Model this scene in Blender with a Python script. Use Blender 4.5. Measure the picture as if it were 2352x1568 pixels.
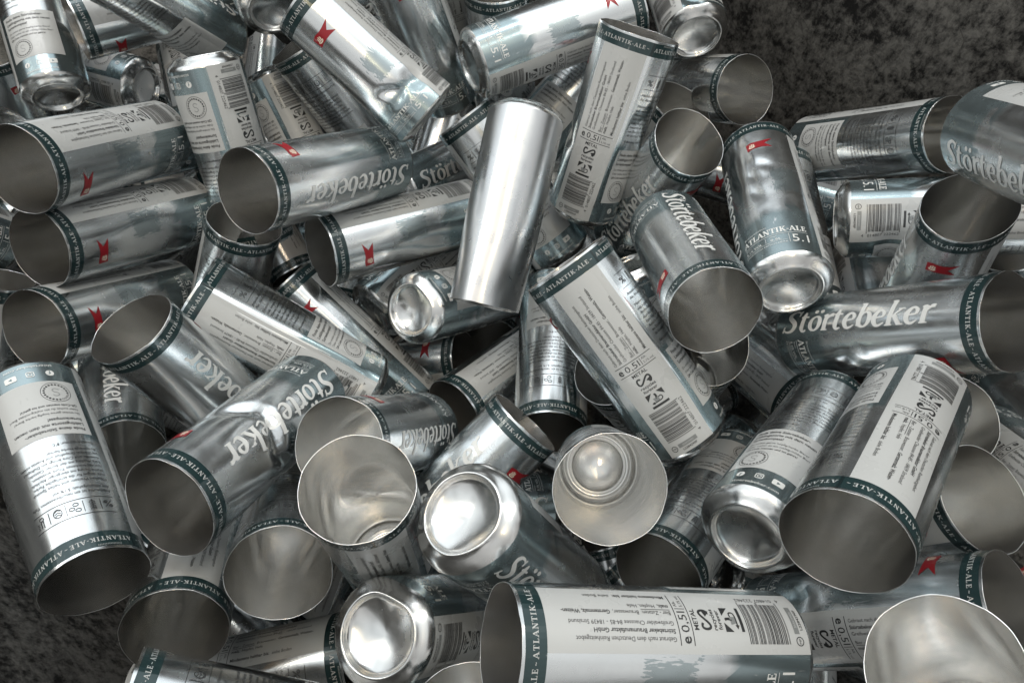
# A heap of empty printed drinks cans, open at the top, lying in a dark scuffed bin.
import bpy, bmesh, math, random
import numpy as np
from mathutils import Vector, Matrix, Quaternion

for o in list(bpy.data.objects):
    bpy.data.objects.remove(o, do_unlink=True)
SC = bpy.context.scene
COL = SC.collection
R_, PI = math.radians, math.pi

# ------------------------------------------------------------------ camera
cam = bpy.data.cameras.new('camera')
cam.sensor_width = 36.0
cam.lens = 36.0 * 1750.0 / 2352.0
cam.clip_start, cam.clip_end = 0.02, 60.0
camo = bpy.data.objects.new('camera', cam)
COL.objects.link(camo)
camo.location = (0, 0, 0.80)
camo.rotation_euler = (R_(23.5), 0, 0)
SC.camera = camo
SC.cycles.max_bounces = 14
SC.cycles.glossy_bounces = 10
SC.cycles.diffuse_bounces = 6
SC.cycles.sample_clamp_indirect = 3.0
SC.cycles.blur_glossy = 0.6

# ------------------------------------------------------------------ world: a dim room, brighter beyond the heap
W = bpy.data.worlds.new('World')
SC.world = W
W.use_nodes = True
nt = W.node_tree
nt.nodes.clear()
out = nt.nodes.new('ShaderNodeOutputWorld')
bg = nt.nodes.new('ShaderNodeBackground')
nt.links.new(bg.outputs[0], out.inputs[0])
tc = nt.nodes.new('ShaderNodeTexCoord')
dot = nt.nodes.new('ShaderNodeVectorMath'); dot.operation = 'DOT_PRODUCT'
dot.inputs[1].default_value = (-0.22, 0.70, 0.68)
nt.links.new(tc.outputs['Generated'], dot.inputs[0])
rmp = nt.nodes.new('ShaderNodeValToRGB')
mp = nt.nodes.new('ShaderNodeMapRange')
mp.inputs[1].default_value = -1.0; mp.inputs[2].default_value = 1.0
nt.links.new(dot.outputs['Value'], mp.inputs[0])
nt.links.new(mp.outputs[0], rmp.inputs[0])
e = rmp.color_ramp.elements
e[0].position = 0.0; e[0].color = (0.25, 0.25, 0.245, 1)
e[1].position = 1.0; e[1].color = (0.80, 0.86, 0.89, 1)
for p, c in ((0.45, (0.34, 0.339, 0.332, 1)), (0.62, (0.37, 0.378, 0.378, 1)), (0.80, (0.53, 0.565, 0.58, 1))):
    k = e.new(p); k.color = c
nz = nt.nodes.new('ShaderNodeTexNoise')
nz.inputs['Scale'].default_value = 2.6; nz.inputs['Detail'].default_value = 3.0
nt.links.new(tc.outputs['Generated'], nz.inputs['Vector'])
nr = nt.nodes.new('ShaderNodeMapRange')
nr.inputs[1].default_value = 0.34; nr.inputs[2].default_value = 0.66
nr.inputs[3].default_value = 0.90; nr.inputs[4].default_value = 1.60
nt.links.new(nz.outputs[0], nr.inputs[0])
nt.links.new(rmp.outputs[0], bg.inputs[0])
mul = nt.nodes.new('ShaderNodeMath'); mul.operation = 'MULTIPLY'
mul.inputs[1].default_value = 1.3
nt.links.new(nr.outputs[0], mul.inputs[0])
nt.links.new(mul.outputs[0], bg.inputs[1])

# ------------------------------------------------------------------ lamps: the tubes of the hall
def tube(name, loc, target, sx, sy, power, col):
    l = bpy.data.lights.new(name, 'AREA')
    l.shape = 'RECTANGLE'; l.size = sx; l.size_y = sy
    l.energy = power; l.color = col
    o = bpy.data.objects.new(name, l)
    COL.objects.link(o)
    o.location = loc
    o.rotation_euler = (Vector(target) - Vector(loc)).to_track_quat('-Z', 'Y').to_euler()
    return o
AIM = (0, 0.2, 0.3)
tube('ceiling_lamp', (-0.7, 1.9, 2.9), AIM, 1.5, 0.16, 16, (0.97, 0.98, 1.0))
tube('ceiling_lamp', (1.3, 1.2, 3.0), AIM, 0.14, 1.5, 15, (1.0, 0.97, 0.88))
tube('ceiling_lamp', (-1.9, 0.5, 2.6), AIM, 0.14, 1.4, 10, (1.0, 0.95, 0.84))
tube('ceiling_lamp', (0.10, -0.15, 3.0), AIM, 0.07, 1.3, 8, (1.0, 0.80, 0.50))
tube('work_lamp', (-0.55, 0.75, 2.7), AIM, 1.1, 0.05, 6, (1.0, 0.64, 0.32))

SC.view_settings.view_transform = 'Standard'
SC.view_settings.look = 'None'
SC.view_settings.exposure = 0.28
SC.view_settings.gamma = 1.0
SC.view_settings.use_curve_mapping = False

# ------------------------------------------------------------------ materials
def mat(name):
    m = bpy.data.materials.new(name)
    m.use_nodes = True
    return m, m.node_tree, m.node_tree.nodes['Principled BSDF']
def setp(b, col=None, metal=None, rough=None, coat=None, spec=None):
    if col is not None: b.inputs['Base Color'].default_value = (*col, 1)
    if metal is not None: b.inputs['Metallic'].default_value = metal
    if rough is not None: b.inputs['Roughness'].default_value = rough
    if coat is not None:
        b.inputs['Coat Weight'].default_value = coat; b.inputs['Coat Roughness'].default_value = 0.12
    if spec is not None: b.inputs['Specular IOR Level'].default_value = spec
class N:
    """small node helper"""
    def __init__(s, nt): s.nt = nt
    def new(s, t, **kw):
        n = s.nt.nodes.new(t)
        for k, v in kw.items(): setattr(n, k, v)
        return n
    def lk(s, a, b): s.nt.links.new(a, b)
    def math(s, op, a, b=None, c=None, clamp=False):
        n = s.new('ShaderNodeMath', operation=op); n.use_clamp = clamp
        for i, x in enumerate((a, b, c)):
            if x is None: continue
            if isinstance(x, (int, float)): n.inputs[i].default_value = x
            else: s.lk(x, n.inputs[i])
        return n.outputs[0]
    def noise(s, vec, scale, detail=2.0, rough=0.5):
        n = s.new('ShaderNodeTexNoise')
        n.inputs['Scale'].default_value = scale; n.inputs['Detail'].default_value = detail
        n.inputs['Roughness'].default_value = rough
        if vec is not None: s.lk(vec, n.inputs['Vector'])
        return n.outputs[0]
    def rng(s, v, a, b, c=0.0, d=1.0):
        n = s.new('ShaderNodeMapRange')
        for i, x in enumerate((a, b, c, d)): n.inputs[i + 1].default_value = x
        s.lk(v, n.inputs[0]); return n.outputs[0]
    def mixc(s, f, a, b):
        n = s.new('ShaderNodeMix', data_type='RGBA')
        if isinstance(f, (int, float)): n.inputs[0].default_value = f
        else: s.lk(f, n.inputs[0])
        for i, x in ((6, a), (7, b)):
            if isinstance(x, tuple): n.inputs[i].default_value = (*x, 1)
            else: s.lk(x, n.inputs[i])
        return n.outputs[2]
    def bump(s, h, strength, dist):
        n = s.new('ShaderNodeBump'); n.inputs['Strength'].default_value = strength
        n.inputs['Distance'].default_value = dist; s.lk(h, n.inputs['Height']); return n
    def coords(s):
        """object coordinates shifted per object, so no two cans carry the same marks"""
        t = s.new('ShaderNodeTexCoord'); oi = s.new('ShaderNodeObjectInfo')
        add = s.new('ShaderNodeVectorMath', operation='ADD')
        sc = s.math('MULTIPLY', oi.outputs['Random'], 37.0)
        cx = s.new('ShaderNodeCombineXYZ')
        for i in range(3): s.lk(sc, cx.inputs[i])
        s.lk(t.outputs['Object'], add.inputs[0]); s.lk(cx.outputs[0], add.inputs[1])
        return t.outputs['Object'], add.outputs[0]
    def scale(s, v, xyz):
        n = s.new('ShaderNodeVectorMath', operation='MULTIPLY'); s.lk(v, n.inputs[0]); n.inputs[1].default_value = xyz
        return n.outputs[0]

def metal_skin(n, b, vec, obj, rough, var, tiny=0.00003, soft=0.0006, scratch=0.12):
    """rolled aluminium: fine lines round the wall, soft handling dents, smears in the gloss"""
    uv = n.new('ShaderNodeUVMap'); uv.uv_map = 'uv'
    fine = n.noise(n.scale(uv.outputs[0], (3.0, 420.0, 1.0)), 1.0, 2.0)
    wave = n.noise(n.scale(vec, (1, 1, 0.4)), 24.0, 1.5)
    scr = n.noise(n.scale(vec, (900.0, 900.0, 60.0)), 1.0, 2.0)
    scr = n.rng(scr, 0.66, 0.72)
    b1 = n.bump(wave, 0.075, soft)
    b2 = n.bump(fine, 0.25, tiny)
    b3 = n.bump(scr, scratch, 0.00008)
    n.lk(b1.outputs[0], b2.inputs['Normal']); n.lk(b2.outputs[0], b3.inputs['Normal'])
    n.lk((b3 if scratch > 0 else b2).outputs[0], b.inputs['Normal'])
    sm = n.noise(vec, 55.0, 4.0, 0.6)
    tg = n.new('ShaderNodeTangent', direction_type='RADIAL', axis='Z'); n.lk(tg.outputs[0], b.inputs['Tangent'])
    b.inputs['Anisotropic'].default_value = 0.55; b.inputs['Anisotropic Rotation'].default_value = 0.25
    rr = n.rng(sm, 0.35, 0.70, rough, rough + var)
    n.lk(rr, b.inputs['Roughness'])
    return uv.outputs[0], sm

M = {}
# printed outer wall: bare metal towards the rim, grey-green ink towards the base, brushed ship silhouette between
m, t, b = mat('printed_aluminium'); n = N(t); M['wall'] = m
obj, vec = n.coords()
uvo, sm = metal_skin(n, b, vec, obj, 0.20, 0.10)
sep = n.new('ShaderNodeSeparateXYZ'); n.lk(uvo, sep.inputs[0])
U, V = sep.outputs[0], sep.outputs[1]
vw = n.scale(uvo, (9.0, 6.0, 1.0))
vor = n.new('ShaderNodeTexVoronoi', distance='CHEBYCHEV'); vor.inputs['Scale'].default_value = 1.0; n.lk(vw, vor.inputs['Vector'])
sepc = n.new('ShaderNodeSeparateXYZ'); n.lk(vor.outputs['Color'], sepc.inputs[0])
edge = n.math('MULTIPLY_ADD', sepc.outputs[0], 0.14, 0.27)
br = n.noise(n.scale(uvo, (60.0, 4.0, 1.0)), 1.0, 3.0)
edge = n.math('MULTIPLY_ADD', br, 0.03, edge)
low = n.math('MULTIPLY', n.rng(n.math('SUBTRACT', edge, V), -0.02, 0.02), 0.9)
# ship silhouette: a ragged brushed patch
du = n.math('ABSOLUTE', n.math('SUBTRACT', U, 0.318)); dv = n.math('ABSOLUTE', n.math('SUBTRACT', V, 0.535))
br2 = n.noise(n.scale(uvo, (130.0, 22.0, 1.0)), 1.0, 3.0)
pu = n.math('SUBTRACT', n.math('MULTIPLY_ADD', br2, 0.10, 0.005), du)
pv = n.math('SUBTRACT', n.math('MULTIPLY_ADD', br2, 0.14, 0.015), dv)
ship = n.rng(n.math('MINIMUM', pu, pv), 0.0, 0.008)
side = n.rng(n.math('ABSOLUTE', n.math('SUBTRACT', U, 0.594)), 0.026, 0.022)   # the strip between the two labels
side = n.math('MULTIPLY', side, n.rng(V, 0.50, 0.47))
ink = n.math('MAXIMUM', n.math('MAXIMUM', low, n.math('MULTIPLY', ship, 0.7)), side, clamp=True)
worn = n.rng(n.noise(n.scale(vec, (260.0, 260.0, 70.0)), 1.0, 4.0), 0.71, 0.76)
ink = n.math('MULTIPLY', ink, n.math('SUBTRACT', 1.0, n.math('MULTIPLY', worn, 0.8)))
colr = n.mixc(ink, (0.765, 0.79, 0.80), (0.26, 0.335, 0.355))
n.lk(colr, b.inputs['Base Color'])
n.lk(n.math('SUBTRACT', 1.0, n.math('MULTIPLY', ink, 0.10)), b.inputs['Metallic'])
# bare outer metal, for the base and the unprinted can
for key, nm, col, ro, va in (('base', 'bright_aluminium', (0.63, 0.63, 0.62), 0.17, 0.14),
                             ('plain', 'brushed_aluminium', (0.62, 0.63, 0.64), 0.25, 0.14),
                             ('inner', 'lacquered_inside', (0.74, 0.735, 0.72), 0.15, 0.07),
                             ('rim', 'cut_edge', (0.82, 0.82, 0.82), 0.25, 0.1)):
    m, t, b = mat(nm); n = N(t); M[key] = m
    obj, vec = n.coords()
    setp(b, col, 0.97 if key == 'inner' else 1.0)
    metal_skin(n, b, vec, obj, ro, va, tiny=0.000012 if key == 'inner' else 0.00003, soft={'base': 0.0004, 'plain': 0.0003}.get(key, 0.0006), scratch=0.0 if key in ('inner', 'base') else 0.08)
def ink_mat(key, nm, col, rough, metal=0.0, coat=0.0, spec=0.5, grime=0.1):
    m, t, b = mat(nm); n = N(t); M[key] = m
    obj, vec = n.coords()
    setp(b, col, metal, rough, coat, spec)
    g = n.rng(n.noise(vec, 70.0, 4.0, 0.6), 0.35, 0.7, 1.0, 1.0 - grime)
    wv = n.bump(n.noise(vec, 26.0, 2.0), 0.35, 0.0006)
    n.lk(wv.outputs[0], b.inputs['Normal'])
    mx = n.mixc(g, tuple(c * 0.75 for c in col), col)
    sc_ = n.rng(n.noise(n.scale(vec, (420.0, 420.0, 90.0)), 1.0, 4.0), 0.67, 0.72)
    sc_ = n.math('MULTIPLY', sc_, n.rng(n.noise(vec, 30.0, 2.0), 0.48, 0.60))
    mx = n.mixc(n.math('MULTIPLY', sc_, 0.55), mx, (0.30, 0.31, 0.31))
    n.lk(mx, b.inputs['Base Color'])
    n.lk(n.rng(n.noise(vec, 55.0, 3.0), 0.35, 0.7, rough, rough + 0.12), b.inputs['Roughness'])
ink_mat('band', 'dark_green_ink', (0.018, 0.040, 0.043), 0.16, 0.25, 0.5)
ink_mat('seam', 'darker_green_ink', (0.010, 0.020, 0.022), 0.2, 0.2)
ink_mat('white', 'white_ink', (0.41, 0.42, 0.418), 0.26, 0.0, 0.25)
ink_mat('pale', 'pale_lettering_ink', (0.66, 0.67, 0.66), 0.32, 0.15)
ink_mat('faint', 'faint_lettering_ink', (0.55, 0.57, 0.57), 0.32, 0.25)
ink_mat('black', 'black_ink', (0.022, 0.023, 0.024), 0.35)
ink_mat('grey', 'grey_ink', (0.20, 0.21, 0.21), 0.35, 0.2)
ink_mat('red', 'red_ink', (0.27, 0.010, 0.017), 0.3, 0.1, 0.2)
ink_mat('cream', 'cream_ink', (0.66, 0.62, 0.50), 0.4)
ink_mat('teal', 'teal_ink', (0.17, 0.225, 0.24), 0.24, 0.5)

# ------------------------------------------------------------------ the bin
m, t, b = mat('scuffed_black_plastic'); n = N(t)
tcn = n.new('ShaderNodeTexCoord'); v = n.scale(tcn.outputs['Object'], (1.0, 1.0, 1.0))
a1 = n.noise(v, 8.0, 3.0, 0.5); a2 = n.noise(v, 75.0, 12.0, 0.7); a3 = n.noise(n.scale(v, (1, 1, 0.5)), 260.0, 6.0, 0.7)
blot = n.math('MULTIPLY_ADD', a1, 0.70, n.math('MULTIPLY_ADD', a2, 1.3, n.math('MULTIPLY', a3, 0.75)))
blot = n.rng(blot, 1.20, 1.56)
c1 = n.mixc(blot, (0.010, 0.010, 0.010), (0.145, 0.142, 0.134))
wav = n.new('ShaderNodeTexVoronoi', feature='DISTANCE_TO_EDGE'); wav.inputs['Scale'].default_value = 13.0
wmix = n.new('ShaderNodeVectorMath', operation='ADD')
nv = n.new('ShaderNodeTexNoise'); nv.inputs['Scale'].default_value = 14.0; nv.inputs['Detail'].default_value = 5.0; n.lk(v, nv.inputs['Vector'])
n.lk(v, wmix.inputs[0]); n.lk(n.scale(nv.outputs['Color'], (0.16, 0.16, 0.16)), wmix.inputs[1]); n.lk(wmix.outputs[0], wav.inputs['Vector'])
vein = n.math('MULTIPLY', n.rng(wav.outputs['Distance'], 0.030, 0.004), n.rng(n.noise(v, 20.0, 3.0), 0.46, 0.60))
c2 = n.mixc(n.math('MULTIPLY', vein, 0.4), c1, (0.006, 0.006, 0.006))
n.lk(c2, b.inputs['Base Color']); setp(b, rough=0.72, spec=0.25)
bb = n.bump(n.math('ADD', a2, a3), 0.5, 0.004); n.lk(bb.outputs[0], b.inputs['Normal'])
M['bin'] = m

def tag(o, label, cat, group=None, kind=None):
    o['label'] = label; o['category'] = cat
    if group: o['group'] = group
    if kind: o['kind'] = kind

def mesh_obj(name, bm, mt, parent=None):
    me = bpy.data.meshes.new(name)
    bm.normal_update(); bm.to_mesh(me); bm.free()
    me.materials.append(mt)
    o = bpy.data.objects.new(name, me); COL.objects.link(o)
    if parent: o.parent = parent
    return o
def bin_shape():
    """an open bin standing askew to the viewer: four flared walls and a bottom, all with thickness"""
    h = math.sqrt(0.5)
    def pt(s, d, z, grow):
        # s runs across the bin (x + y), d along it (x - y)
        s2 = s + (grow if s > 0.3 else -grow); d2 = d + (grow if d > 0 else -grow)
        return ((s2 + d2) / 2, (s2 - d2) / 2, z)
    bm = bmesh.new()
    rings = []
    for z, g in ((-0.215, 0.0), (0.25, 0.05), (0.60, 0.13)):
        rings.append([bm.verts.new(pt(s, d, z, g)) for s, d in ((-0.32, -1.75), (0.94, -1.75), (0.94, 0.85), (-0.32, 0.85))])
    outer = []
    for z, g in ((-0.228, 0.015), (0.25, 0.065), (0.60, 0.145)):
        outer.append([bm.verts.new(pt(s, d, z, g)) for s, d in ((-0.32, -1.75), (0.94, -1.75), (0.94, 0.85), (-0.32, 0.85))])
    for i in range(2):
        for j in range(4):
            k = (j + 1) % 4
            bm.faces.new((rings[i][j], rings[i][k], rings[i + 1][k], rings[i + 1][j]))
            bm.faces.new((outer[i][k], outer[i][j], outer[i + 1][j], outer[i + 1][k]))
    for j in range(4):
        k = (j + 1) % 4
        bm.faces.new((rings[2][j], rings[2][k], outer[2][k], outer[2][j]))
    bm.faces.new(rings[0]); bm.faces.new(list(reversed(outer[0])))
    bmesh.ops.recalc_face_normals(bm, faces=bm.faces)
    return bm
o = mesh_obj('storage_bin', bin_shape(), M['bin'])
tag(o, 'large open bin of scuffed mottled black plastic holding the heap of cans', 'bin')


# ------------------------------------------------------------------ artwork of a can, drawn flat in millimetres (s round the wall, z up the wall)
RAD, LEN = 33.0, 174.0
STEP = 2 * PI * RAD / 72.0
def S(deg): return RAD * R_(deg)

class Art:
    def __init__(s): s.v, s.f, s.m, s.h = [], [], [], []
    def add(s, verts, faces, mt, lay):
        o = len(s.v); s.v += [(x, y) for x, y in verts]
        s.h += [lay] * len(verts)
        s.f += [[i + o for i in f] for f in faces]; s.m += [mt] * len(faces)
    def rect(s, x0, y0, x1, y1, mt, lay): s.add([(x0, y0), (x1, y0), (x1, y1), (x0, y1)], [(0, 1, 2, 3)], mt, lay)
    def poly(s, pts, mt, lay):
        bm = bmesh.new(); f = bm.faces.new([bm.verts.new((x, y, 0)) for x, y in pts])
        r = bmesh.ops.triangulate(bm, faces=[f]); bm.verts.index_update()
        bm.normal_update()
        vs = [(q.co.x, q.co.y) for q in bm.verts]; fs = [[q.index for q in g.verts] for g in bm.faces]
        bm.free(); s.add(vs, fs, mt, lay)
    def stroke(s, pts, mt, lay, closed=False, sm=4):
        """a pen line through (x, y, width) points, smoothed"""
        P = np.array(pts, float); k = len(P)
        if sm > 1 and k > 2:
            q = []
            rng_ = range(k if closed else k - 1)
            for i in rng_:
                g = (lambda j: P[j % k]) if closed else (lambda j: P[min(max(j, 0), k - 1)])
                p0, p1, p2, p3 = g(i - 1), g(i), g(i + 1), g(i + 2)
                for tt in np.arange(sm) / sm:
                    q.append(0.5 * (2 * p1 + (p2 - p0) * tt + (2 * p0 - 5 * p1 + 4 * p2 - p3) * tt ** 2 + (3 * p1 - p0 - 3 * p2 + p3) * tt ** 3))
            if not closed: q.append(P[-1])
            P = np.array(q)
        k = len(P)
        if closed: tg = np.roll(P, -1, 0)[:, :2] - np.roll(P, 1, 0)[:, :2]
        else: tg = np.gradient(P[:, :2], axis=0)
        tg /= np.linalg.norm(tg, axis=1)[:, None] + 1e-9
        nm = np.stack([-tg[:, 1], tg[:, 0]], 1) * P[:, 2:3] / 2
        a, c = P[:, :2] + nm, P[:, :2] - nm
        vs = [tuple(x) for x in a] + [tuple(x) for x in c]
        fs = [(i, i + k, (i + 1) % k + k, (i + 1) % k) for i in range(k if closed else k - 1)]
        s.add(vs, fs, mt, lay)
    def disc(s, x, y, r, mt, lay, n_=14, sx=1.0):
        s.add([(x + sx * r * math.cos(2 * PI * i / n_), y + r * math.sin(2 * PI * i / n_)) for i in range(n_)], [tuple(range(n_))], mt, lay)
    def ring(s, x, y, r, w, mt, lay, n_=28):
        s.stroke([(x + r * math.cos(2 * PI * i / n_), y + r * math.sin(2 * PI * i / n_), w) for i in range(n_)], mt, lay, True, 1)

_txt = {}
def text_mesh(body, bold):
    key = (body, bold)
    if key in _txt: return _txt[key]
    c = bpy.data.curves.new('lettering', 'FONT'); c.body = body; c.size = 1.0; c.resolution_u = 2
    c.offset = 0.018 if bold else 0.0
    o = bpy.data.objects.new('lettering', c); COL.objects.link(o)
    dg = bpy.context.evaluated_depsgraph_get(); dg.update()
    me = bpy.data.meshes.new_from_object(o.evaluated_get(dg))
    vs = [(q.co.x, q.co.y) for q in me.vertices]; fs = [tuple(p.vertices) for p in me.polygons]
    # all faces must look outwards
    ff = []
    for f in fs:
        ar = sum(vs[f[i]][0] * vs[f[(i + 1) % len(f)]][1] - vs[f[(i + 1) % len(f)]][0] * vs[f[i]][1] for i in range(len(f)))
        ff.append(f if ar > 0 else tuple(reversed(f)))
    bpy.data.objects.remove(o, do_unlink=True); bpy.data.curves.remove(c); bpy.data.meshes.remove(me)
    w = max(q[0] for q in vs)
    _txt[key] = (vs, ff, w)
    return _txt[key]
def text(art, body, x, y, size, mt, lay=0.24, vert=False, bold=False, align='l', fit=None, tall=1.0):
    """vert: the line runs up the can; otherwise it runs round it"""
    vs, fs, w = text_mesh(body, bold)
    k = size / 0.72                                   # size = height of the capitals
    kx = fit / w if fit else k
    off = {'l': 0, 'c': -w * kx / 2, 'r': -w * kx}[align]
    if vert: art.add([(x - b_ * k * tall, y + a_ * kx + off) for a_, b_ in vs], fs, mt, lay)
    else: art.add([(x + a_ * kx + off, y + b_ * k * tall) for a_, b_ in vs], fs, mt, lay)

# --- slab capitals of the neck band and of the front
def slab(ch):
    sf = 0.10
    st = lambda x: [((x, 0, .2), (x, 1, .2))]
    hz = lambda x0, x1, y, w=sf: [((x0, y, w), (x1, y, w))]
    if ch == 'A': return .86, [((.04, .02, .1), (.40, 1, .1)), ((.38, 1, .2), (.74, .02, .2))] + hz(.18, .6, .33, .09) + hz(-.08, .22, .05) + hz(.52, .92, .05)
    if ch == 'T': return .76, st(.36) + hz(0, .72, .95) + [((.03, .95, .09), (.03, .70, .07)), ((.69, .95, .09), (.69, .70, .07))] + hz(.18, .54, .05)
    if ch == 'L': return .68, st(.18) + hz(.0, .62, .05) + [((.59, .05, .09), (.59, .30, .07))] + hz(.0, .36, .95)
    if ch == 'N': return .88, [((.14, 0, .1), (.14, 1, .1)), ((.12, 1, .2), (.70, .02, .2)), ((.70, .02, .1), (.70, 1, .1))] + hz(-.02, .3, .05) + hz(-.04, .2, .95) + hz(.54, .86, .95)
    if ch == 'I': return .46, st(.19) + hz(.0, .38, .95) + hz(.0, .38, .05)
    if ch == 'K': return .86, st(.18) + hz(.0, .36, .95) + hz(.0, .36, .05) + [((.26, .42, .1), (.66, .94, .1)), ((.36, .60, .2), (.70, .04, .2))] + hz(.5, .82, .95) + hz(.56, .9, .05)
    if ch == 'E': return .72, st(.18) + hz(.0, .62, .95) + hz(.0, .66, .05) + hz(.2, .5, .51) + [((.59, .95, .09), (.59, .72, .07)), ((.63, .05, .09), (.63, .30, .07)), ((.48, .62, .07), (.48, .40, .07))]
    if ch == '-': return .40, hz(.04, .32, .40, .13)
    if ch == '~': return .95, [((.2, .40, .12), (.36, .46, .12), (.52, .38, .12), (.68, .44, .12))]
    return .5, []
def slab_text(art, word, x, y, h, mt, lay, wide=1.0, track=0.0):
    i = 0
    for ch in word:
        adv, strokes = slab(ch)
        for st in strokes:
            art.stroke([(x + p[0] * h * wide, y + p[1] * h, p[2] * h) for p in st], mt, lay + 0.004 * (i % 5), sm=1 if len(st) < 3 else 3); i += 1
        x += adv * h * wide * 1.06 + track
    return x
def slab_width(word, h, wide=1.0): return sum(slab(c)[0] for c in word) * h * wide * 1.06

# --- the large italic word up the side
def oval(cx, cy, rx, ry, thick, thin):
    return [(cx + rx * math.cos(a), cy + ry * math.sin(a), thin + (thick - thin) * abs(math.cos(a - 0.18)) ** 1.5) for a in np.arange(16) * 2 * PI / 16]
GLY = {
 'S': (1.0, [('o', [(.86, 1.10, .05), (.82, 1.26, .10), (.66, 1.37, .13), (.42, 1.37, .17), (.23, 1.20, .24), (.26, .97, .27), (.46, .78, .29), (.66, .58, .29), (.70, .34, .26), (.54, .10, .18), (.28, .04, .13), (.08, .14, .10), (.02, .34, .05)]),
             ('o', [(.80, 1.05, .08), (.88, 1.42, .09)]), ('o', [(.07, .38, .08), (-.01, .01, .09)])]),
 't': (.60, [('o', [(.22, 1.28, .10), (.20, 1.0, .24), (.19, .5, .25), (.20, .20, .24), (.32, .04, .16), (.50, .10, .08)]), ('o', [(.0, .95, .11), (.48, .95, .11)])]),
 'o': (.84, [('c', oval(.40, .49, .29, .43, .25, .11))]),
 'r': (.66, [('o', [(.0, .93, .07), (.10, .97, .10), (.22, .96, .20)]), ('o', [(.19, 1.0, .25), (.19, .02, .25)]), ('o', [(.02, .04, .08), (.40, .04, .08)]), ('o', [(.26, .66, .08), (.36, .86, .13), (.50, .95, .22), (.62, .93, .20)])]),
 'e': (.78, [('o', [(.14, .50, .10), (.60, .56, .09)]), ('o', [(.58, .56, .14), (.60, .76, .20), (.44, .94, .14), (.26, .88, .18), (.13, .62, .25), (.13, .36, .26), (.25, .11, .21), (.44, .05, .14), (.68, .20, .07)])]),
 'b': (.86, [('o', [(.17, 1.55, .24), (.17, .10, .24)]), ('o', [(-.02, 1.50, .08), (.20, 1.52, .09)]), ('c', oval(.43, .49, .29, .44, .25, .11))]),
 'k': (.90, [('o', [(.17, 1.55, .24), (.17, .02, .24)]), ('o', [(-.02, 1.50, .08), (.20, 1.52, .09)]), ('o', [(.0, .04, .08), (.36, .04, .08)]), ('o', [(.24, .46, .09), (.66, .94, .12)]), ('o', [(.50, .95, .08), (.84, .95, .08)]), ('o', [(.36, .60, .23), (.70, .05, .23)]), ('o', [(.58, .04, .08), (.92, .04, .08)])]),
}
def big_word(art, s0, z0, kx, ky, mt, lay):
    x = 0.0; i = 0
    for ch in 'St\u00f6rtebeker':
        g = 'o' if ch == '\u00f6' else ch
        adv, st = GLY[g]
        st = list(st)
        for kind, pts in st:
            P = [(p[0] + x + 0.17 * p[1], p[1], p[2]) for p in pts]
            L = Art(); L.stroke(P, mt, 0, kind == 'c', 1 if len(P) == 2 else 4)
            art.add([(s0 - b_ * ky, z0 + a_ * kx) for a_, b_ in L.v], L.f, mt, lay + 0.006 * (i % 6)); i += 1
        if ch == '\u00f6':
            for dx in (.24, .60):
                L = Art(); L.disc(x + dx + .17 * 1.27, 1.27, .125, mt, 0)
                art.add([(s0 - b_ * ky, z0 + a_ * kx) for a_, b_ in L.v], L.f, mt, lay)
        x += adv
    return x * kx

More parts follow.
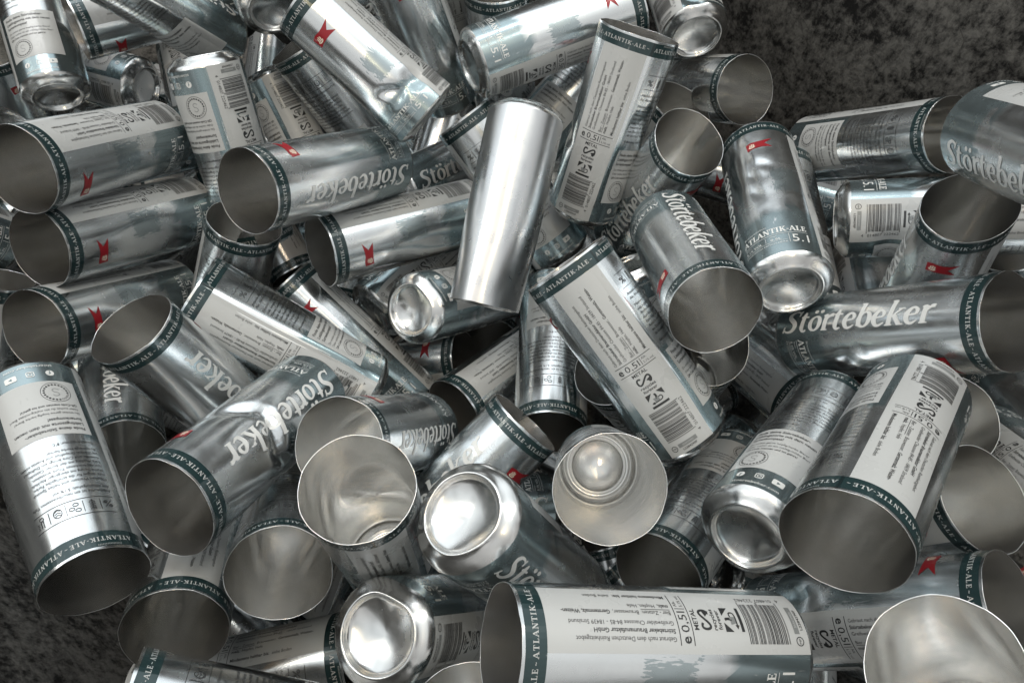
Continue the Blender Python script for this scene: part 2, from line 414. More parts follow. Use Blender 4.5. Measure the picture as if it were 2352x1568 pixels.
def wall_art():
    """lettering printed straight on the metal wall"""
    A = Art()
    big_word(A, S(12) + 8.0, 16.0, 15.0, 12.2, 'pale', 0.280)
    # front block
    c = S(80); x0 = c - 25
    text(A, 'Brauspezialit\u00e4t', x0 + 1, 38.2, 1.7, 'faint', fit=20)
    w = slab_width('ATLANTIK-ALE', 1.0); h = 50.0 / w
    slab_text(A, 'ATLANTIK-ALE', x0, 30.6, h, 'pale', 0.220)
    A.rect(x0, 28.6, x0 + 50, 29.0, 'faint', 0.220)
    text(A, 'Alkohol:', x0 + 0.5, 26.2, 1.3, 'faint'); text(A, '5,1% VOL', x0 + 0.5, 22.6, 2.2, 'pale', fit=15)
    A.rect(x0 + 18.4, 22.4, x0 + 18.7, 27.8, 'faint', 0.220)
    text(A, 'Menge:', x0 + 22, 26.2, 1.3, 'faint'); text(A, '0,5L', x0 + 22, 22.6, 2.2, 'pale', fit=8)
    A.rect(x0, 21.3, x0 + 34, 21.6, 'faint', 0.220)
    text(A, 'ST\u00dcRMISCH FRISCH-HERB', x0, 18.6, 1.5, 'faint', fit=34)
    A.rect(x0 + 35.4, 18.6, x0 + 35.8, 27.8, 'faint', 0.220)
    text(A, '5.1', x0 + 37.0, 18.8, 8.2, 'pale', fit=13)
    # description above the compass label
    q = S(257); x1 = q - 24
    lines = ['Atlantik-Ale ist ein naturbelassenes Pale', 'Ale. Alkoholgehalt: 5,1% vol.', None, 'Pilsener-, Weizen- und helles Spezial-', 'malz sorgen f\u00fcr die strohgelbe Farbe.',
             'Warme G\u00e4rung mit oberg\u00e4riger Ale-Hefe', 'l\u00e4sst den trockenen Trunk entstehen.', 'Kalte Hopfung mit den Sorten Cascade,', 'Amarillo und Citra bringt ein Duftspiel',
             'aus Zitrone, Grapefruit und Ananas sowie', 'die knackige Herbe hervor.', None, 'Genusstemperatur: 8\u00b0C.']
    z = 128.6
    for ln in lines:
        if ln: text(A, ln, x1, z, 2.2, 'black', fit=min(48, len(ln) * 1.19))
        z -= 3.75 if ln else 2.2
    # row of small pictures
    A.rect(x1, 146.4, x1 + 49, 146.75, 'black', 0.220); A.rect(x1, 134.4, x1 + 49, 134.75, 'black', 0.220)
    for i in range(1, 5): A.rect(x1 + i * 10 - 0.6, 136.4, x1 + i * 10 - 0.25, 144.6, 'black', 0.220)
    text(A, '%', x1 + 1.5, 137.8, 5.2, 'black', fit=6)
    for k in range(4):
        A.stroke([(x1 + 14.4, 137.0 + k * 1.7, .5), (x1 + 12.6, 138.8 + k * 1.7, .5)], 'black', 0.220, sm=1)
        A.stroke([(x1 + 14.4, 137.0 + k * 1.7, .5), (x1 + 16.2, 138.8 + k * 1.7, .5)], 'black', 0.235, sm=1)
    A.stroke([(x1 + 14.4, 136.4, .5), (x1 + 14.4, 144.6, .5)], 'black', 0.250, sm=1)
    for dx, dy in ((23.0, 142.6), (26.4, 141.0), (23.8, 138.2)):
        A.stroke([(x1 + dx + 1.6 * math.cos(a), dy + 1.15 * math.sin(a), .42) for a in np.arange(12) * PI / 6], 'black', 0.220, True, 1)
    A.stroke([(x1 + 34.4 + 2.5 * math.cos(a), 140.2 + 3.1 * math.sin(a), .45) for a in np.arange(14) * PI / 7], 'black', 0.220, True, 1)
    for dy in (138.7, 140.4, 142.0):
        A.stroke([(x1 + 32.6, dy, .4), (x1 + 34.4, dy - 1, .4), (x1 + 36.2, dy, .4)], 'black', 0.235, sm=1)
    A.stroke([(x1 + 44.2 + 1.3 * math.cos(a), 138.0 + 1.3 * math.sin(a), .45) for a in np.arange(10) * PI / 5], 'black', 0.220, True, 1)
    for dx in (-.75, .75): A.stroke([(x1 + 44.2 + dx, 139.0, .4), (x1 + 44.2 + dx, 144.4, .4)], 'black', 0.230, sm=1)
    for k in range(4): A.rect(x1 + 46.2, 140 + k * 1.2, x1 + 47.6, 140.35 + k * 1.2, 'black', 0.220)
    # web address and three round icons
    text(A, 'stoertebeker.com', q, 12.0, 2.5, 'pale', align='c', fit=30)
    A.disc(q - 12, 20.6, 2.7, 'pale', 0.220, 18); text(A, 'f', q - 12.7, 18.4, 3.6, 'teal', bold=True)
    A.stroke([(q + x_, 20.6 + y_, .6) for x_, y_ in ((-2.3, -1.6), (-1.6, -2.3), (1.6, -2.3), (2.3, -1.6), (2.3, 1.6), (1.6, 2.3), (-1.6, 2.3), (-2.3, 1.6))], 'pale', 0.220, True, 1)
    A.ring(q, 20.6, 1.2, .5, 'pale', 0.220, 14); A.disc(q + 1.5, 22.1, .3, 'pale', 0.230, 8)
    A.poly([(q + 12 + x_, 20.6 + y_) for x_, y_ in ((-3.8, -1.9), (-3.1, -2.6), (3.1, -2.6), (3.8, -1.9), (3.8, 1.9), (3.1, 2.6), (-3.1, 2.6), (-3.8, 1.9))], 'pale', 0.220)
    A.poly([(q + 11.1, 19.4), (q + 13.4, 20.6), (q + 11.1, 21.8)], 'teal', 0.260)
    return A

def band_art():
    A = Art()
    for i in range(72): A.rect(i * STEP, 161.2, (i + 1) * STEP, 172.2, 'band', 0.12)
    word = 'ATLANTIK-ALE~'
    n_ = 5; span = (2 * PI * RAD - 3.0) / n_
    h = 3.0; wide = 1.12; track = (span - slab_width(word, h, wide)) / len(word)
    x = S(209) + 1
    for i in range(n_): x = slab_text(A, word, x, 165.4, h, 'white', 0.240, wide, track)
    A.rect(S(206.5), 161.25, S(209.5), 172.15, 'seam', 0.220)
    for i in range(16): A.rect(S(224) + i * 0.9, 170.6, S(224) + i * 0.9 + .5, 171.8, 'grey', 0.220)
    return A

def barcode_art():
    A = Art(); c = S(171)
    for i in range(36):
        A.rect(c - 18.6 + i * 37.2 / 36, 8.5, c - 18.6 + (i + 1) * 37.2 / 36, 161.1, 'white', 0.12)
    L = lambda body, s, z, size, **k: text(A, body, c + s, z, size, 'black', 0.240, vert=True, **k)
    L('Gebraut nach dem Deutschen Reinheitsgebot', -10.6, 90, 2.35, fit=56)
    L('St\u00f6rtebeker Braumanufaktur GmbH', -6.6, 90, 2.35, fit=46, bold=True)
    L('Greifswalder Chaussee 84-85 - 18439 Stralsund', -2.6, 90, 2.35, fit=59)
    L('Bier - Zutaten:', 3.0, 90, 2.35, fit=17); A.rect(c + 3.7, 90, c + 4.0, 107, 'black', 0.240)
    L('Brauwasser,', 3.0, 108.5, 2.35, fit=15); L('Gerstenmalz, Weizen-', 3.0, 125, 2.35, fit=27, bold=True)
    L('malz,', 7.0, 90, 2.35, fit=6.4, bold=True); L('Hopfen, Hefe', 7.0, 98, 2.35, fit=16)
    L('Mindestens haltbar bis:', 13.6, 90, 2.35, fit=30, bold=True); L('siehe Boden', 13.6, 122, 2.35, fit=15)
    A.rect(c - 14.5, 87.6, c + 14.8, 88.1, 'black', 0.220); A.rect(c - 14.5, 79.6, c + 14.8, 80.1, 'black', 0.220)
    text(A, 'e', c - 13.8, 81.6, 5.8, 'black', 0.240, bold=True); text(A, '0,5l', c - 8.3, 81.6, 5.0, 'black', 0.240, fit=11.5)
    A.rect(c + 4.6, 80.9, c + 5.0, 86.8, 'black', 0.220)
    text(A, 'Alk.', c + 6, 84.8, 1.9, 'black', 0.240); text(A, '5,1% vol.', c + 6, 81.4, 1.9, 'black', 0.240, fit=8.6)
    text(A, 'METAL', c - 1, 75.8, 2.7, 'black', 0.240, bold=True, align='c', fit=12)
    A.stroke([(c - 1 + 5.2 * math.sin(a) * 1.0, 70.8 + 3.5 * math.sin(2 * a) * 0.72, 1.35) for a in np.linspace(-2.75, 2.55, 26)], 'black', 0.230, sm=1)
    A.poly([(c + 0.4, 70.0), (c + 3.6, 67.2), (c + 3.9, 71.4)], 'black', 0.250)
    text(A, 'recycles', c - 1, 64.6, 2.4, 'black', 0.240, bold=True, align='c', fit=12); text(A, 'forever', c - 1, 61.4, 2.4, 'black', 0.240, bold=True, align='c', fit=11)
    # deposit mark: two corners, a hand, a bar
    A.poly([(c - 7.5, 59.6), (c - 7.5, 54.6), (c - 2.6, 59.6)], 'black', 0.230); A.poly([(c + 6.0, 59.6), (c + 1.2, 59.6), (c + 6.0, 54.6)], 'black', 0.230)
    A.stroke([(c - 1.6, 57.8, .6), (c - 0.6, 57.9, 1.3), (c - 0.6, 55.6, 1.6), (c - 0.9, 54.2, 1.6)], 'black', 0.230)
    A.poly([(c - 3.8, 55.3), (c + .6, 55.3), (c + .6, 52.2), (c - 3.0, 52.2)], 'grey', 0.240)
    A.stroke([(c + 0.6, 54.8, .8), (c + 2.6, 54.9, .8), (c + 3.0, 52.8, .8), (c + 1.0, 51.8, .8), (c - 4.2, 51.8, .8)], 'black', 0.250, sm=2)
    A.poly([(c - 4.0, 53.0), (c - 6.2, 51.8), (c - 4.0, 50.6)], 'black', 0.260)
    A.rect(c - 7.4, 48.0, c + 6.0, 49.8, 'black', 0.230)
    # bar code
    pat = '10100011010110011001110110011011011100101110110010101010100001011011001101100100001011011001010110011'
    z0 = 20.5; k = 25.5 / len(pat)
    i = 0
    while i < len(pat):
        j = i
        while j < len(pat) and pat[j] == pat[i]: j += 1
        if pat[i] == '1':
            lng = 1.6 if (i < 4 or i > len(pat) - 5 or 46 <= i <= 52) else 0
            A.rect(c - 13.5, z0 + i * k, c + 9.0 + lng, z0 + j * k, 'black', 0.230)
        i = j
    L('4', 13.6, 17.0, 2.7); L('014807', 13.6, 21.6, 2.7, fit=11.4); L('222462', 13.6, 34.2, 2.7, fit=11.4)
    A.ring(c - 12, 14.2, 2.2, .5, 'black', 0.230, 18); text(A, 'MP', c - 12, 13.4, 1.5, 'black', 0.240, align='c', fit=3)
    A.rect(c - 8.2, 13.4, c + 7.4, 16.6, 'grey', 0.230); text(A, 'BARKOMAN', c - .4, 14.2, 1.5, 'white', 0.260, align='c', fit=9)
    text(A, 'L2284290F', c - .4, 10.8, 1.7, 'black', 0.240, align='c', fit=12, bold=True)
    return A

def compass_art():
    A = Art(); c = S(257)
    for i in range(50): A.rect(c - 25.5 + i * 51 / 50, 28.6, c - 25.5 + (i + 1) * 51 / 50, 79.5, 'white', 0.12)
    for i, ln in enumerate(('Finde deine St\u00f6rtebeker-', 'Lieblingssorte mit dem neuen', 'Sortenkompass!')):
        text(A, ln, c - 22, 73.6 - i * 4.5, 2.7, 'black', 0.240, bold=True, fit=len(ln) * 1.52)
    for i, ln in enumerate(('Du trinkst gerne hopfig-herbe Biere?', 'Oder suchst du ein malzig-mildes Bier?', 'QR-Code scannen und los geht\'s!')):
        text(A, ln, c - 22, 59.2 - i * 3.7, 2.0, 'black', 0.240, bold=i == 2, fit=len(ln) * 1.12)
    x, z = c - 11.5, 40.0
    A.ring(x, z, 9.3, .35, 'black', 0.220, 40)
    for k in range(22):
        a = k * 2 * PI / 22
        if 6 < k % 22 < 11: A.ring(x + 7.4 * math.cos(a), z + 7.4 * math.sin(a), .65, .3, 'black', 0.220, 8)
        else: A.disc(x + 7.4 * math.cos(a), z + 7.4 * math.sin(a), .78, 'black', 0.220, 8)
    A.stroke([(x + 2.2, z + 2.4, .5), (x + .4, z + 3.6, .5), (x - 1.8, z + 2.4, .5), (x - 1.0, z + .5, .5), (x + 1.2, z - .5, .5), (x + 2.0, z - 2.4, .5), (x, z - 3.6, .5), (x - 2.3, z - 2.4, .5)], 'grey', 0.220)
    return A

def flag_art():
    A = Art(); c = S(86); z = 141.5
    top = [(-9.5, 3.9), (-5, 4.6), (0, 4.0), (5, 4.4), (13.0, 6.0)]
    bot = [(12.0, -4.6), (5, -3.9), (0, -3.8), (-5, -3.9), (-8.8, -4.8)]
    pts = top + [(6.0, 0.4)] + bot
    A.poly([(c + x, z + y) for x, y in reversed(pts)], 'red', 0.220)
    x = c - 4.6; z += .2
    A.stroke([(x - 2.6, z - 1.2, .7), (x - 1.4, z - 2.4, .9), (x + 1.4, z - 2.4, .9), (x + 2.6, z - 1.2, .7)], 'cream', 0.270)
    for dx, hh in ((-1.5, 2.0), (0, 3.0), (1.5, 2.2)):
        A.stroke([(x + dx - .4, z - 1.4, .7), (x + dx + .35, z + hh * .3, .9), (x + dx - .2, z + hh * .75, .6)], 'cream', 0.270)
    A.stroke([(x - 2.6, z - 1.3, .4), (x + 2.6, z - 1.3, .4)], 'cream', 0.280, sm=1)
    return A

def cut_art(A):
    """cut the flat drawing along the wall's own facets so it follows the curve, and give back arrays"""
    bm = bmesh.new()
    names = sorted(set(A.m))
    vs = [bm.verts.new((x, y, h * 100)) for (x, y), h in zip(A.v, A.h)]
    for f, mt in zip(A.f, A.m):
        try: g = bm.faces.new([vs[i] for i in f])
        except ValueError: continue
        g.material_index = names.index(mt)
    xs = [x for x, y in A.v]; ys = [y for x, y in A.v]
    def cut(co, no):
        # only the faces that cross the line
        ax = 0 if no[0] else 1
        fs = [f for f in bm.faces if min(v.co[ax] for v in f.verts) < co[ax] - 1e-4 and max(v.co[ax] for v in f.verts) > co[ax] + 1e-4]
        if fs:
            geo = list({e_ for f in fs for e_ in f.edges}) + fs + list({v_ for f in fs for v_ in f.verts})
            bmesh.ops.bisect_plane(bm, geom=geo, plane_co=co, plane_no=no, dist=1e-5)
    k = math.floor(min(xs) / STEP)
    while k * STEP < max(xs): cut((k * STEP, 0, 0), (1, 0, 0)); k += 1
    z = math.floor(min(ys) / 4) * 4
    while z < max(ys): cut((0, z, 0), (0, 1, 0)); z += 4
    bm.verts.index_update()
    co = np.array([v.co[:] for v in bm.verts])
    fs = []
    for f in bm.faces:
        idx = [v.index for v in f.verts]
        ar = sum(co[idx[i]][0] * co[idx[(i + 1) % len(idx)]][1] - co[idx[(i + 1) % len(idx)]][0] * co[idx[i]][1] for i in range(len(idx)))
        fs.append((idx if ar > 0 else idx[::-1], f.material_index))
    bm.free()
    return np.stack([co[:, 0] / RAD, co[:, 1], RAD + co[:, 2] / 100], 1), fs, names

# ------------------------------------------------------------------ can shapes as (angle, height, radius) arrays
def lathe(profile, nseg=72):
    """rows of (height, radius); faces look to the left of the direction of travel seen from outside"""
    k = len(profile)
    th = np.arange(nseg) * 2 * PI / nseg
    arr = np.array([(a, z, r) for z, r in profile for a in th])
    fs = []
    for i in range(k - 1):
        for j in range(nseg):
            j2 = (j + 1) % nseg
            fs.append([i * nseg + j, i * nseg + j2, (i + 1) * nseg + j2, (i + 1) * nseg + j])
    return arr, fs
def join(*parts):
    """parts: (array, faces with material index or plain faces, material names)"""
    A, F, names = [], [], []
    o = 0
    for arr, fs, nm in parts:
        for x in nm:
            if x not in names: names.append(x)
        for f in fs:
            if isinstance(f, tuple): F.append(([i + o for i in f[0]], names.index(nm[f[1]])))
            else: F.append(([i + o for i in f], names.index(nm[0])))
        A.append(arr); o += len(arr)
    return np.concatenate(A), F, names
ZS = list(np.linspace(9.0, 173.9, 56))
SH = [(9.0, 32.98), (7.2, 32.4), (5.6, 31.2), (4.2, 29.6), (3.0, 27.7), (2.0, 26.2), (1.0, 25.1), (0.35, 24.5), (0.0, 23.9), (0.1, 23.3), (0.7, 22.8), (2.0, 22.4), (3.6, 21.9), (4.9, 20.9), (5.8, 19.2), (7.2, 16.2), (8.6, 12.2), (9.5, 8.2), (10.05, 4.2), (10.25, 1.2), (10.25, 0.0)]
def wall_shape(outer):
    w = lathe([(z, 33.0) for z in ZS])
    r = lathe([(173.9, 33.0), (174.0, 32.93), (174.0, 32.72), (173.9, 32.65)])
    i = lathe([(z, 32.65) for z in reversed(ZS)])
    return [(w[0], w[1], [outer]), (r[0], r[1], ['rim']), (i[0], i[1], ['inner'])]
def base_shape():
    d = lathe(list(reversed(SH)))
    i = lathe([(z + .35 if r_ < 24 else z + .1, r_ if r_ < 23.5 else r_ - .32) for z, r_ in SH])
    return join((d[0], d[1], ['base']), (i[0], i[1], ['inner']))
art = cut_art(wall_art())
TEMPLATE = {
    'body': join(*wall_shape('wall'), art),
    'base': base_shape(),
    'neck_band': cut_art(band_art()),
    'barcode_label': cut_art(barcode_art()),
    'compass_label': cut_art(compass_art()),
    'flag_emblem': cut_art(flag_art()),
}
PLAIN = {'body': join(*wall_shape('plain')), 'base': base_shape()}

def deform(arr, rnd, spec):
    """handling dents: arr is (angle, height mm, radius mm); gives x, y, z in metres"""
    th, z, r = arr[:, 0].copy(), arr[:, 1].copy(), arr[:, 2].copy()
    wz = np.clip(r / 33.0, 0, 1)                         # base dome moves less
    dents = list(spec.get('dents', ()))
    dr = np.zeros_like(th); dz = np.zeros_like(th)
    for d in rnd:                                        # soft waves every can has
        du = (np.degrees(th) - d[0] + 180) % 360 - 180
        dr -= d[4] * np.exp(-(du / d[2]) ** 2 - ((z - d[1]) / d[3]) ** 2)
    for d in dents:
        du = (np.degrees(th) - d[0] + 180) % 360 - 180
        c, s = math.cos(R_(d[5] if len(d) > 5 else 0)), math.sin(R_(d[5] if len(d) > 5 else 0))
        a = du * RAD * PI / 180; b_ = z - d[1]
        x, y = (a * c + b_ * s) / d[2], (-a * s + b_ * c) / d[3]
        q = np.sqrt(x * x + y * y)
        hard = np.clip(1 - q, 0, None); soft = np.exp(-q * q * 1.6)
        rim = np.clip(q - 0.75, 0, None) * np.exp(-(q - 0.75) ** 2 * 14) * (q > .75)
        dr -= d[4] * (0.55 * soft + 0.45 * hard) - d[4] * 0.22 * rim
    for u0, z0, u1, z1, wd, dp in spec.get('crease', ()):   # sharp folds along a line on the wall
        um = (u0 + u1) / 2
        s_ = (((np.degrees(th) - um + 180) % 360) - 180) * RAD * PI / 180
        ax, az, bx, bz = (u0 - um) * RAD * PI / 180, z0, (u1 - um) * RAD * PI / 180, z1
        k = np.clip(((s_ - ax) * (bx - ax) + (z - az) * (bz - az)) / ((bx - ax) ** 2 + (bz - az) ** 2), 0, 1)
        q = np.hypot(s_ - ax - k * (bx - ax), z - az - k * (bz - az)) / wd
        dr -= dp * (np.clip(1 - q, 0, None) * 0.75 + 0.25 * np.exp(-q * q)) * (0.35 + 0.65 * np.sin(PI * np.clip(k, .06, .94)))
    rp = rnd[0][0]
    edge_ = np.clip((z - 150) / 24, 0, 1) ** 2              # the cut mouth is never quite round or level
    dr += edge_ * (0.28 * np.sin(3 * th + rp) + 0.16 * np.sin(7 * th + 2 * rp) + 0.07 * np.sin(17 * th + rp))
    z = z + edge_ * (z > 172.5) * (0.18 * np.sin(5 * th + rp) + 0.12 * np.sin(13 * th + 3 * rp))
    r = r + dr * wz
    x, y = r * np.cos(th), r * np.sin(th)
    ov = list(spec.get('oval', ())) + [(0.006 + 0.03 * abs(math.sin(rp * 7.1)), rp * 3.3, 50, 174)]
    for a, ph, z0, z1 in ov:           # a>0 widens the direction ph; weight runs from z0 to z1
        w = np.clip((z - z0) / (z1 - z0), 0, 1); w = w * w * (3 - 2 * w) * a
        c, s = math.cos(R_(ph)), math.sin(R_(ph))
        p, q = x * c + y * s, -x * s + y * c
        p *= 1 + w * 0.62; q *= 1 - w
        x, y = p * c - q * s, p * s + q * c
    bend = spec.get('skew', (0, 0))
    k = (z / LEN) ** 2
    x = x + bend[0] * k; y = y + bend[1] * k
    sh = spec.get('short')
    if sh: z = z + sh * np.clip(1 - z / 95.0, 0, 1)       # lower end crushed shorter
    bt = spec.get('tilt_base')
    if bt:                                               # base pushed in askew
        w = np.clip(1 - z / 40.0, 0, 1) ** 1.5
        z = z + w * (bt[0] * np.cos(th - R_(bt[1])) * r / 33.0 + bt[2])
    return np.stack([x, y, z], 1) / 1000.0

BASEMESH = {}
def base_mesh(kind, name, tpl):
    if (kind, name) in BASEMESH: return BASEMESH[(kind, name)]
    arr, F, names = tpl
    me = bpy.data.meshes.new(name)
    me.from_pydata([(0, 0, 0)] * len(arr), [], [f for f, _ in F])
    me.polygons.foreach_set('material_index', [m_ for _, m_ in F])
    me.polygons.foreach_set('use_smooth', [True] * len(F))
    uvl = me.uv_layers.new(name='uv')
    li = np.empty(len(me.loops), dtype=np.int32); me.loops.foreach_get('vertex_index', li)
    th = arr[li, 0] / (2 * PI); zz = arr[li, 1] / LEN
    ls = np.empty(len(me.polygons), dtype=np.int32); me.polygons.foreach_get('loop_start', ls)
    lt = np.empty(len(me.polygons), dtype=np.int32); me.polygons.foreach_get('loop_total', lt)
    first = np.repeat(th[ls], lt)                        # keep each face on one side of the seam
    th = np.where(th - first > .5, th - 1, np.where(first - th > .5, th + 1, th))
    uvl.data.foreach_set('uv', np.stack([th, zz], 1).astype(np.float32).ravel())
    for nm in names: me.materials.append(M[nm])
    BASEMESH[(kind, name)] = me
    return me

GROUP = 'empty open-topped drinks cans in the heap'
def make_can(idx, loc, quat, label, spec):
    root = bpy.data.objects.new('drinks_can', None)
    COL.objects.link(root)
    root.empty_display_size = 0.02
    root.location = loc
    root.rotation_mode = 'QUATERNION'; root.rotation_quaternion = quat
    tag(root, label, 'drinks can', GROUP)
    rg = random.Random(idx * 77 + 5)
    rnd = [(rg.uniform(0, 360), rg.uniform(15, 165), rg.uniform(14, 36), rg.uniform(35, 95), rg.uniform(-.10, .38)) for _ in range(7)]
    kind = 'plain' if spec.get('plain') else 'print'
    for name, tpl in (PLAIN if kind == 'plain' else TEMPLATE).items():
        if name in spec.get('skip', ()): continue
        me = base_mesh(kind, name, tpl).copy()
        co = deform(tpl[0], rnd, spec)
        me.vertices.foreach_set('co', co.astype(np.float32).ravel())
        me.update()
        o = bpy.data.objects.new(name, me)
        COL.objects.link(o); o.parent = root
    return root

